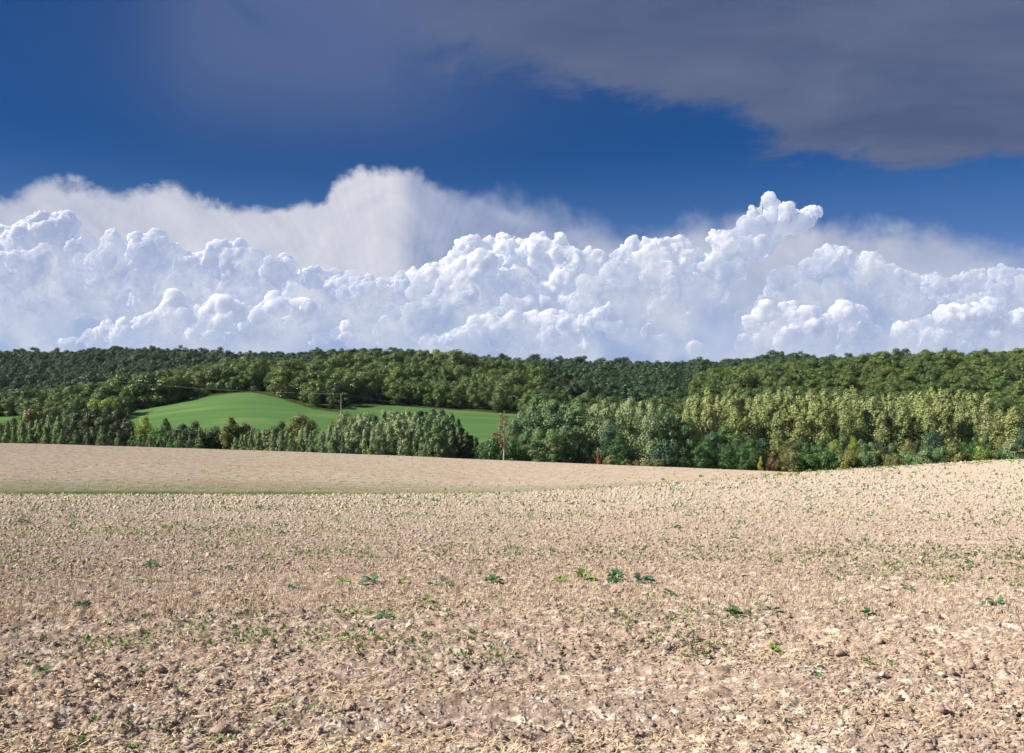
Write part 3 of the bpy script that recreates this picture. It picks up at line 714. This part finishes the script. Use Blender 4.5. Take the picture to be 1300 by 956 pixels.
# ================================================================== hill woods
def build_forest():
    sp = 9.6; xs = []; 
    gx, gy = np.meshgrid(np.arange(-1150, 1150, sp), np.arange(385, 1640, sp))
    gx = (gx+rng.uniform(-.42, .42, gx.shape)*sp).ravel(); gy = (gy+rng.uniform(-.42, .42, gy.shape)*sp).ravel()
    px = CX+F*gx/gy
    f, g = zones(gx, gy); f2, g2 = zones(gx, gy-4); 
    keep = (px > -140) & (px < 1440) & ~g & ~g2
    # meadow strip in the valley under the green field stays open
    keep &= ~((px < 660) & (gy < 500)) & ~((px < 150) & (gy < 560)) & ~((px > 140) & (px < 665) & (gy < 600))
    gx, gy, px = gx[keep], gy[keep], px[keep]
    z = zg(gx, gy)
    hs = rng.uniform(10, 16, len(gx))*(.55+.95*fbm(gx/45, gy/45, 31, 3)); hs = np.where(rng.random(len(gx)) < .05, hs*1.35, hs)*np.where(rng.random(len(gx)) < .2, .75, 1)
    hs = np.where((px > 860) & (gy < 1150), hs*.8, hs)
    # trees given the dark leaf colour that paints cloud shadow on the ridge
    ridge = ((gy > 1120) | ((px < 260) & (gy > 760+1.0*px)) | ((px > 690) & (px < 880) & (gy > 700)))
    # nearest edge trees become individuals
    edge = ~ridge & (px > 20) & (px < 700) & (((px > 160) & (gy < ytop(px)+12)) | ((px <= 160) & (gy < 572)))
    idx = np.where(edge)[0]; idx = idx[np.argsort(gy[idx])][:N_EDGE]
    for i in idx:
        tree(0, 0, float(gy[i]), 'oak', 'forest', 'round crowned tree in the front row of the hill wood along the green field', 'front row trees of the hill wood', h=float(hs[i]), x=float(gx[i]), wscale=U(.75, 1))
    rest = np.ones(len(gx), bool); rest[idx] = False
    protos = {}
    for nm, lf in (('hill', 'forest'), ('ridge', 'ridge')):
        lst = []
        for v in range(3):
            # one true tree of each shape, standing in the wood, is what the rest repeats
            sel = np.where(rest & (ridge if nm == 'ridge' else ~ridge) & (px > 250) & (px < 700))[0]; i = sel[len(sel)//(v+2)]; rest[i] = False
            t = tree(0, 0, float(gy[i]), 'oak', lf, {'hill': 'round tree within the sunlit hill wood', 'ridge': 'dark tree within the far ridge wood'}[nm], {'hill': 'trees of the sunlit hill wood', 'ridge': 'trees of the far dark ridge'}[nm], h=float(hs[i]), x=float(gx[i]), var=v)
            lst.append([c for c in t.children if c.name.startswith('crown')][0])
        protos[nm] = lst
    for nm, mask, lab in (('hill', ~ridge, 'sunlit green wood covering the hills'), ('ridge', ridge, 'dark wood on the far ridge')):
        s = rest & mask
        me = bpy.data.meshes.new('forest'); n = int(s.sum())
        me.vertices.add(n); me.vertices.foreach_set('co', np.stack([gx[s], gy[s], z[s]], -1).astype(np.float32).ravel())
        a = me.attributes.new('sc', 'FLOAT_VECTOR', 'POINT'); h = hs[s]/10; w = h*rng.uniform(.95, 1.5, n)
        a.data.foreach_set('vector', np.stack([w, w, h], -1).astype(np.float32).ravel())
        a = me.attributes.new('rz', 'FLOAT', 'POINT'); a.data.foreach_set('value', rng.uniform(0, 6.28, n).astype(np.float32))
        a = me.attributes.new('pick', 'INT', 'POINT'); a.data.foreach_set('value', rng.integers(0, 3, n).astype(np.int32))
        o = tag(link('forest', me), lab, 'wood', kind='stuff')
        gt = bpy.data.node_groups.new('scatter', 'GeometryNodeTree')
        gt.interface.new_socket('Geometry', in_out='INPUT', socket_type='NodeSocketGeometry'); gt.interface.new_socket('Geometry', in_out='OUTPUT', socket_type='NodeSocketGeometry')
        N = gt.nodes; Lk = gt.links
        gi = N.new('NodeGroupInput'); go = N.new('NodeGroupOutput'); ip = N.new('GeometryNodeInstanceOnPoints'); g2i = N.new('GeometryNodeGeometryToInstance')
        for ob in reversed(protos[nm]):
            oi = N.new('GeometryNodeObjectInfo'); oi.inputs['Object'].default_value = ob; oi.transform_space = 'ORIGINAL'
            oi.inputs['As Instance'].default_value = True
            Lk.new(oi.outputs['Geometry'], g2i.inputs[0])
        def attr(name, ty):
            q = N.new('GeometryNodeInputNamedAttribute'); q.data_type = ty; q.inputs['Name'].default_value = name
            return q.outputs['Attribute']
        Lk.new(gi.outputs[0], ip.inputs['Points']); Lk.new(g2i.outputs[0], ip.inputs['Instance'])
        ip.inputs['Pick Instance'].default_value = True
        Lk.new(attr('pick', 'INT'), ip.inputs['Instance Index']); Lk.new(attr('sc', 'FLOAT_VECTOR'), ip.inputs['Scale'])
        cx_ = N.new('ShaderNodeCombineXYZ'); Lk.new(attr('rz', 'FLOAT'), cx_.inputs[2]); Lk.new(cx_.outputs[0], ip.inputs['Rotation'])
        Lk.new(ip.outputs[0], go.inputs[0])
        md = o.modifiers.new('scatter', 'NODES'); md.node_group = gt
        print('forest', nm, n)
N_EDGE = 40
build_forest()


# ================================================================== things on the near ground
def zf1(x, y): return float(zfull(np.array([x]), np.array([y]))[0])
def scatter_xy(n, r0, r1, seed, power=1.0):
    """points spread over the field in view, closer ones more densely"""
    rg = np.random.default_rng(seed)
    inv = rg.uniform(1/r1, 1/r0, n); r = 1/inv**power if power != 1 else 1/inv
    th = rg.uniform(-R(33), R(33), n)
    return r*np.sin(th), r*np.cos(th), r, rg
stone_m = plain_mat('stone', (.66, .60, .53), (.40, .33, .27), 14)
clod_m, _t = newmat('clod')
_g = _t.new('ShaderNodeNewGeometry')
_n = _t.noise(_g.outputs['Position'], 30, 6, .65); _n2 = _t.noise(_g.outputs['Position'], 1.5, 2, .5); _n4 = _t.noise(_g.outputs['Position'], 13, 2, .5)
_c = _t.mix(_t.step(_n, .35, .65), c4(SOIL_D), c4(SOIL_L)); _c = _t.mix(_t.step(_n2, .4, .7), _c, c4(SOIL_R))
_c = _t.mix(_t.math('MULTIPLY', _t.step(_n4, .54, .7), .6), _c, c4((.66, .59, .50)))
_y = _t.new('ShaderNodeSeparateXYZ', ins={0: _g.outputs['Position']}).outputs[1]
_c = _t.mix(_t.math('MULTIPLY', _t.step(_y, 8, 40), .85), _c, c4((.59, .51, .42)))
_b = _t.new('ShaderNodeBump', ins={'Height': _n, 'Strength': .8, 'Distance': .02})
_t.new('ShaderNodeOutputMaterial', ins={'Surface': _t.new('ShaderNodeBsdfDiffuse', ins={'Color': _c, 'Normal': _b.outputs[0]}).outputs[0]})
def lumps(x, y, size, rg, sub, flat=.75, sink=.1, rough=.42):
    V0, F0 = ico(sub)
    n = len(x); k = len(V0)
    # two shapes of randomness: a few broad cuts and a fine jitter
    A = rg.normal(size=(n, 3, 3)); A /= np.linalg.norm(A, axis=2)[:, :, None]
    dv = np.einsum('vj,nkj->nvk', V0, A)
    rr = 1-rough*np.maximum(dv-.2, 0).sum(2)*1.15+rg.normal(size=(n, k))*rough*.28
    V = V0[None]*rr[:, :, None]
    st = np.stack([rg.uniform(.8, 1.5, n), rg.uniform(.7, 1.1, n), rg.uniform(.5, 1, n)*flat*1.2], 1)
    V = V*st[:, None]*size[:, None, None]
    a = rg.uniform(0, 6.28, n); ca, sa = np.cos(a)[:, None], np.sin(a)[:, None]
    Vx = V[:, :, 0]*ca-V[:, :, 1]*sa; Vy = V[:, :, 0]*sa+V[:, :, 1]*ca
    z = zfull(x, y)
    V = np.stack([Vx+x[:, None], Vy+y[:, None], V[:, :, 2]+z[:, None]+(size*sink)[:, None]], -1)
    Fs = F0[None]+(np.arange(n)*k)[:, None, None]
    return V.reshape(-1, 3), Fs.reshape(-1, 3)
def build_near():
    # soil crumbs
    x, y, r, rg = scatter_xy(150000, 4.2, 70, 41)
    dens = fbm(x/1.3, y/.8, 77, 3); k = dens > rg.uniform(.25, .72, len(x)); x, y, r = x[k], y[k], r[k]
    size = np.exp(rg.normal(-4.85, .55, len(x))); size = np.clip(size, .004, .04)*(1+r*.03)
    big = size > .028
    P1 = lumps(x[big], y[big], size[big], rg, 2); P2 = lumps(x[~big], y[~big], size[~big], rg, 1)
    V, Fs = join([P1, P2])
    tag(link('soil_crumbs', mesh_np('soil_crumbs', V, Fs, clod_m, False)), 'brown clods and crumbs of ploughed soil lying all over the near field', 'soil', kind='stuff')
    # coarser crumbs further off, where the fine ones vanish
    x, y, r, rg = scatter_xy(62000, 15, 150, 51)
    size = np.clip(np.exp(rg.normal(-3.75, .4, len(x))), .012, .06)*np.clip(r/24, .6, 3)
    V, Fs = lumps(x, y, size, rg, 1, .8, .2)
    tag(link('clods', mesh_np('clods', V, Fs, clod_m, False)), 'coarse sunlit clods across the middle of the field', 'soil', kind='stuff')
    # upright stubble stalks
    x, y, r, rg = scatter_xy(70000, 11, 260, 52); n = len(x)
    a = rg.uniform(0, 6.28, n); h = rg.uniform(.02, .07, n)*np.clip(r/25, .7, 3); w = .0012+r*.00016
    lx, ly = rg.normal(0, .5, n)*h, rg.normal(0, .5, n)*h; z0 = zfull(x, y)
    dx, dy = np.cos(a)*w, np.sin(a)*w
    V = np.stack([np.stack([x-dx, y-dy, z0-.01], -1), np.stack([x+dx, y+dy, z0-.01], -1), np.stack([x+lx+dx, y+ly+dy, z0+h], -1), np.stack([x+lx-dx, y+ly-dy, z0+h], -1)], 1).reshape(-1, 3)
    st_m = plain_mat('stubble_straw', (.66, .55, .38), (.5, .38, .24), 3)
    tag(link('stubble', mesh_np('stubble', V, np.arange(4*n).reshape(-1, 4), st_m)), 'short upright cut stalks standing across the field', 'stubble', kind='stuff')
    # flint gravel
    x, y, r, rg = scatter_xy(26000, 4.2, 110, 42)
    size = np.clip(np.exp(rg.normal(-5.3, .5, len(x))), .003, .022)*(1+np.minimum(r, 80)*.07)
    V, Fs = lumps(x, y, size, rg, 1, .6, .3)
    tag(link('gravel', mesh_np('gravel', V, Fs, stone_m, False)), 'pale flint gravel strewn over the near field', 'gravel', kind='stuff')
    # straw
    x, y, r, rg = scatter_xy(90000, 4.2, 70, 43)
    band = fbm(x/2.5, y/.9, 88, 3); k = band > rg.uniform(.28, .66, len(x)); x, y, r = x[k], y[k], r[k]; n = len(x)
    a = rg.normal(0, .9, n); L = np.clip(np.exp(rg.normal(-4.2, .55, n)), .005, .055)*(1+r*.015); w = rg.uniform(.0009, .0022, n)*(1+r*.09); tilt = rg.normal(.08, .28, n)
    d = np.stack([np.cos(a)*np.cos(tilt), np.sin(a)*np.cos(tilt), np.sin(tilt)], 1); s = np.stack([-np.sin(a), np.cos(a), rg.uniform(-.5, .5, n)], 1)
    c = np.stack([x, y, zfull(x, y)+rg.uniform(.004, .018, n)+np.abs(tilt)*L*.5], 1)
    bend = np.array([0, 0, 1.])*(L*rg.uniform(-.1, .2, n))[:, None]
    e1 = c-d*L[:, None]; e2 = c+d*L[:, None]; m0 = c+bend; sw = s*w[:, None]
    V = np.stack([e1-sw, e1+sw, m0-sw, m0+sw, e2-sw, e2+sw], 1).reshape(-1, 3)
    b = (np.arange(n)*6)[:, None]
    Fs = np.concatenate([b+np.array([0, 1, 3, 2]), b+np.array([2, 3, 5, 4])])
    sm, t = newmat('straw'); g = t.new('ShaderNodeNewGeometry')
    cc = t.mix(t.noise(g.outputs['Position'], 9, 3, .6), c4((.62, .43, .22)), c4((.72, .60, .42)))
    t.new('ShaderNodeOutputMaterial', ins={'Surface': t.new('ShaderNodeBsdfDiffuse', ins={'Color': cc}).outputs[0]})
    tag(link('straw', mesh_np('straw', V, Fs, sm)), 'dry chopped straw and stubble littering the near field', 'straw', kind='stuff')
    # small weeds
    wm = leaf_mat('weed_leaf', (.14, .24, .07), alt=(.26, .30, .09))
    x, y, r, rg = scatter_xy(75000, 4.5, 260, 44)
    dens = fbm(x/1.8, y/.9, 99, 3)*.4+fbm(x/9, y/3.5, 98, 2)*.35+rg.random(len(x))*.25
    for bv, bw, bx in ((742, .55, 1), (698, 1.2, 1), (768, .25, -1), (655, 3., 1)):
        by = hit(760, bv)[1]; dens = dens+.10*np.exp(-((y+.6*(fbm(x/4, y*0, 5, 2)-.5)*bw-by)/bw)**2)*(fbm(x/2.2, y*0+bv, 6, 2) > .42)
    thr = np.interp(r, [4, 7, 8.5, 9.5, 12, 16, 25, 60, 200], [.80, .79, .74, .715, .68, .63, .56, .53, .55])
    k = dens > thr+rg.normal(0, .03, len(x)); x, y, r = x[k], y[k], r[k]; n = len(x)
    V = []; m = 6
    a = rg.uniform(0, 6.28, (n, m)); L = rg.uniform(.008, .028, (n, 1))*rg.uniform(.6, 1.3, (n, m))*(1+np.minimum(r, 110)*.105)[:, None]; up = rg.uniform(.15, 1.3, (n, m))
    d = np.stack([np.cos(a)*np.cos(up), np.sin(a)*np.cos(up), np.sin(up)], -1); s = np.stack([-np.sin(a), np.cos(a), np.zeros_like(a)], -1)
    b0 = np.stack([x, y, zfull(x, y)+.004], -1)[:, None]
    ww = (L*rg.uniform(.12, .24, (n, m)))[..., None]; L3 = L[..., None]
    mid = b0+d*L3*.6; tip = b0+d*L3+np.array([0, 0, -.25])*L3*.5
    V = np.stack([np.broadcast_to(b0, mid.shape), mid-s*ww, tip, mid+s*ww], 2).reshape(-1, 3)
    tag(link('weeds', mesh_np('weeds', V, np.arange(len(V)).reshape(-1, 4), wm)), 'small green weeds and grass tufts coming up through the field', 'weeds', kind='stuff')
    # seedling plants one can count
    pm = leaf_mat('seedling_leaf', (.055, .17, .075), alt=(.10, .2, .06)); pm2 = leaf_mat('seedling_blue', (.10, .19, .14)); pm3 = leaf_mat('seedling_light', (.16, .28, .04))
    def leafy(seed, n):
        rg = np.random.default_rng(seed); parts = []
        for k in range(n):
            a = 2.4*k+rg.uniform(-.4, .4); L = rg.uniform(.5, 1.0); up = rg.uniform(.25, 1.05); W = rg.uniform(.26, .42)
            rows = [(0, .03), (.28, .05), (.42, .7), (.62, 1.0), (.82, .8), (1, .12)]
            V = []
            for (u, wv) in rows:
                ang = up-u*u*rg.uniform(.7, 1.3)
                px_ = L*u*math.cos(up)*.95; pz = L*(u*math.sin(up)-.45*u*u*(.6+.4*math.cos(up)))
                for q in (-1, 0, 1):
                    o = q*wv*W*.5*L*1.2*(1+.18*rg.normal()*(q != 0))
                    V.append((px_*math.cos(a)-o*math.sin(a), px_*math.sin(a)+o*math.cos(a), .04+pz+abs(q)*.07*wv+rg.normal()*.015))
            Fq = [[i*3+j, i*3+j+1, i*3+j+4, i*3+j+3] for i in range(5) for j in range(2)]
            parts.append((np.array(V), np.array(Fq)))
        return join(parts)
    lm = [mesh_np('leaves', *leafy(s, n), m_, True) for s, n, m_ in ((1, 9, pm), (2, 7, pm), (3, 11, pm2), (4, 8, pm3), (5, 6, pm2))]
    def plant(px, v, w, k, label, group=None, height=1.0):
        x, y = hit(px, v+1.5); s = w*.9/F*y
        r_ = empty('seedling_plant', (x, y, max(zf1(x+dx, y+dy) for dx in (-.06, 0, .06) for dy in (-.08, 0, .04))-.012), U(0, 6.28)); r_.scale = (s, s, s*height)
        tag(r_, label, 'plant', group)
        link('leaves', lm[k], r_)
    PL = [(192,720,24,0,'dark green leafy seedling high on the near field below the small pale stone'),
     (253,728,20,4,'bluish green flat seedling, first of three in a short line'), (290,724,16,0,'small green seedling, last of three in a short line'),
     (375,746,18,2,'grey green seedling next to a patch of yellow straw'), (436,742,20,3,'light green weed cluster on straw'),
     (102,772,20,2,'blue green seedling lying by a pale stubble streak'), (35,847,18,0,'round leaved green seedling at the very bottom of the field'), (57,856,22,0,'larger leafy seedling beside the round leaved one at the bottom'),
     (80,836,11,0,'little dark green seedling above the pair at the bottom'), (473,741,26,0,'bushy dark green seedling in the middle of the field'),
     (553,743,16,2,'bluish seedling, first half of a pair'), (570,745,16,2,'bluish seedling with broad drooping leaf, second half of a pair'), (627,742,30,0,'wide green seedling beside the grass strip'),
     (492,787,26,0,'bright green seedling just above a pale stone'), (712,739,22,3,'light green tuft at the start of the grass strip'),(742,737,30,3,'wide light green tuft within the grass strip'),
     (783,738,34,0,'largest dark green seedling in the grass strip'), (815,741,30,2,'grey green sprawling plant at the end of the grass strip'), (849,757,18,0,'upright two leaved seedling past the grass strip'),
     (877,763,12,0,'small green seedling next to the upright two leaved one'), (930,782,32,0,'big dark green seedling with spreading leaves among clods'), (978,778,20,2,'blue green drooping seedling near the big dark one'), (978,760,12,0,'tiny seedling above the blue green drooping one'),
     (1100,782,26,0,'dense green seedling standing alone on bare soil'), (1155,750,18,0,'green seedling over the dense lonely one, toward the hill'), (1266,768,26,0,'green seedling near the field margin with a low tuft beside it'),
     (1105,848,20,3,'light grassy tuft at the bottom of the field'), (1130,846,16,3,'small light tuft beside the light grassy one'), (984,829,20,3,'pale green grassy weed above the dark clods'), (30,664,20,0,'dark seedling far up the field near the dip'),
     (250,857,10,0,'tiny dark seedling at the bottom edge of the field'), (183,857,14,0,'small green seedling at the bottom near a white stone'), (1040,864,14,0,'small dark seedling half hidden at the bottom'),
     (553,635,12,0,'distant dark seedling near the grassy dip'), (329,644,12,0,'distant green seedling just this side of the dip'), (510,742,18,3,'low light weed near the bushy dark seedling'),
     (860,670,14,0,'green weed halfway up the pale slope'), (1230,715,14,0,'green seedling on the pale upper slope'), (1205,738,20,3,'low light green mat of weed on the upper slope'),(540,768,22,3,'low grassy tuft under the pair of bluish seedlings')]
    for p in PL: plant(p[0], p[1], p[2], p[3], p[4])
    rg = random.Random(3)
    for px in list(range(940, 1300, 11)):
        v = float(np.interp(px, [940, 1000, 1100, 1200, 1300], [606, 600, 592, 588, 583.5]))
        plant(px+rg.uniform(-4, 4), v+rg.uniform(0, 2.5), rg.uniform(5, 12), 3, 'yellow green plant on the far crest of the field before the wood', 'yellow green plants along the field crest', .8)
    for px, v in ((1132,597),(1137,594),(1118,597),(1020,606),(1012,612),(975,602),(1160,599),(860,613),(842,608),(900,612),(935,610),(890,604),(755,640),(1270,602),(1225,606),(1060,640),(1190,630),(985,640)):
        plant(px, v, rg.uniform(5, 9), 0, 'small dark green clump on the upper slope of the field', 'small dark clumps high on the field', .9)
    # stones one can count
    V0, F0 = ico(3); rgn = np.random.default_rng(8); sms = []
    for k in range(4):
        V = V0*np.array([1.2, .85, .6])
        for q in range(9):
            n = rgn.normal(size=3); n /= np.linalg.norm(n); d = V@n; c = rgn.uniform(.35, .62); V = V-np.maximum(d-c, 0)[:, None]*n*1.0
        V = V+V0*(rgn.normal(size=len(V0))*.012)[:, None]
        sms.append(mesh_np('stone', V, F0, stone_m, False))
    ST = [(265,705,10),(145,821,10),(20,836,12),(165,851,10),(290,829,14),(232,791,9),(410,770,9),(345,752,10),(643,820,9),(618,822,8),(520,800,14),(510,806,8),(690,795,10),(735,820,12),(780,822,10),(768,747,14),(820,760,10),(915,733,9),(945,732,10),(1141,731,10),(1170,712,8),(1080,718,8),(1268,800,12),(1040,852,12),(1196,862,12),(1120,863,12),(900,846,12),(742,772,14),(726,778,10),(562,705,8),(535,700,8),(820,740,10),(868,748,9),(1100,705,8),(1013,722,9),(460,795,9),(480,832,9),(1300,732,10),(1123,750,14),(565,781,10)]
    for i, (px, v, w) in enumerate(ST):
        x, y = hit(px, v+1.5); s = w*.5/F*y
        o = link('stone', sms[i % 4]); o.location = (x, y, max(zf1(x+dx, y+dy) for dx in (-s, 0, s) for dy in (-s*1.5, 0))+s*.22); o.scale = (s, s, s*random.uniform(.7, 1.1)); o.rotation_euler = (U(-.3, .3), U(-.3, .3), U(0, 6.28))
        tag(o, 'pale weathered flint stone lying loose on the brown soil of the near field', 'stone', 'larger flints on the near field')
build_near()

# ================================================================== power line at the hill wood
def build_line():
    gm = plain_mat('grey_concrete', (.38, .37, .34), (.3, .29, .27), 2)
    wm = plain_mat('wire_metal', (.6, .6, .6), (.5, .5, .5), 1)
    def pole(px, Y, h, label):
        x = (px-CX)/F*Y; z = float(zg(np.array([x]), np.array([Y]))[0])
        r = empty('utility_pole', (x, Y, z)); tag(r, label, 'utility pole')
        link('shaft', mesh_np('shaft', *tube([(0, 0, -1), (0, 0, h*.5), (0, 0, h)], [.24, .2, .15], 10), gm, True), r)
        link('crossarm', mesh_np('crossarm', *tube([(-1.1, .3, h-.5), (0, .2, h-.4), (1.1, .3, h-.5)], [.09]*3, 6), gm, True), r)
        for q in (-1, 0, 1): link('insulator', mesh_np('insulator', *tube([(q, .3, h-.45), (q, .3, h-.1)], [.12, .09], 8), gm, True), r)
        return np.array([x, Y, z+h])
    a = pole(433, 596, 12.5, 'slender pale utility pole at the edge of the hill wood above the green field')
    b = np.array([(150-CX)/F*640, 640, EYE+(HY-484)/F*640]); c = np.array([(655-CX)/F*640, 640, EYE+(HY-527)/F*640])
    pole(120, 640, 12, 'distant utility pole standing among the trees of the hill wood'); 
    for e, nm in ((b, 'along the hill wood'), (c, 'down toward the half dead tree')):
        for q in (-1, 1):
            o = np.array([q, 0, -.15]); pts = []
            for t in np.linspace(0, 1, 25):
                p = a*(1-t)+e*t+o; p[2] -= 3.2*4*t*(1-t)*.5; pts.append(p)
            pts = np.array(pts)
            tag(link('power_line', mesh_np('power_line', *tube(pts, [.014]*25, 5), wm, True)), 'thin sagging electric wire running from the pale pole '+nm, 'wire', 'wires '+nm)
build_line()

# ================================================================== air
def build_haze():
    V = np.array([(x, y, z) for x in (-6300, 6300) for y in (-6300, 6300) for z in (-22, 140)], float)
    Fq = np.array([[0, 1, 3, 2], [4, 6, 7, 5], [0, 4, 5, 1], [2, 3, 7, 6], [0, 2, 6, 4], [1, 5, 7, 3]])
    m, t = newmat('haze')
    v = t.new('ShaderNodeVolumePrincipled', ins={'Color': (.72, .82, 1, 1), 'Density': HAZE, 'Anisotropy': .2})
    t.new('ShaderNodeOutputMaterial', ins={'Volume': v.outputs[0]})
    o = tag(link('haze', mesh_np('haze', V, Fq, m)), kind='stuff')
HAZE = .00002
build_haze()

# ================================================================== render settings
sc.view_settings.view_transform = 'Standard'; sc.view_settings.look = 'None'
sc.view_settings.exposure = EXP; sc.view_settings.gamma = 1
sc.cycles.max_bounces = 5; sc.cycles.diffuse_bounces = 2; sc.cycles.transparent_max_bounces = 12
sc.cycles.glossy_bounces = 1; sc.cycles.transmission_bounces = 2; sc.cycles.volume_bounces = 0
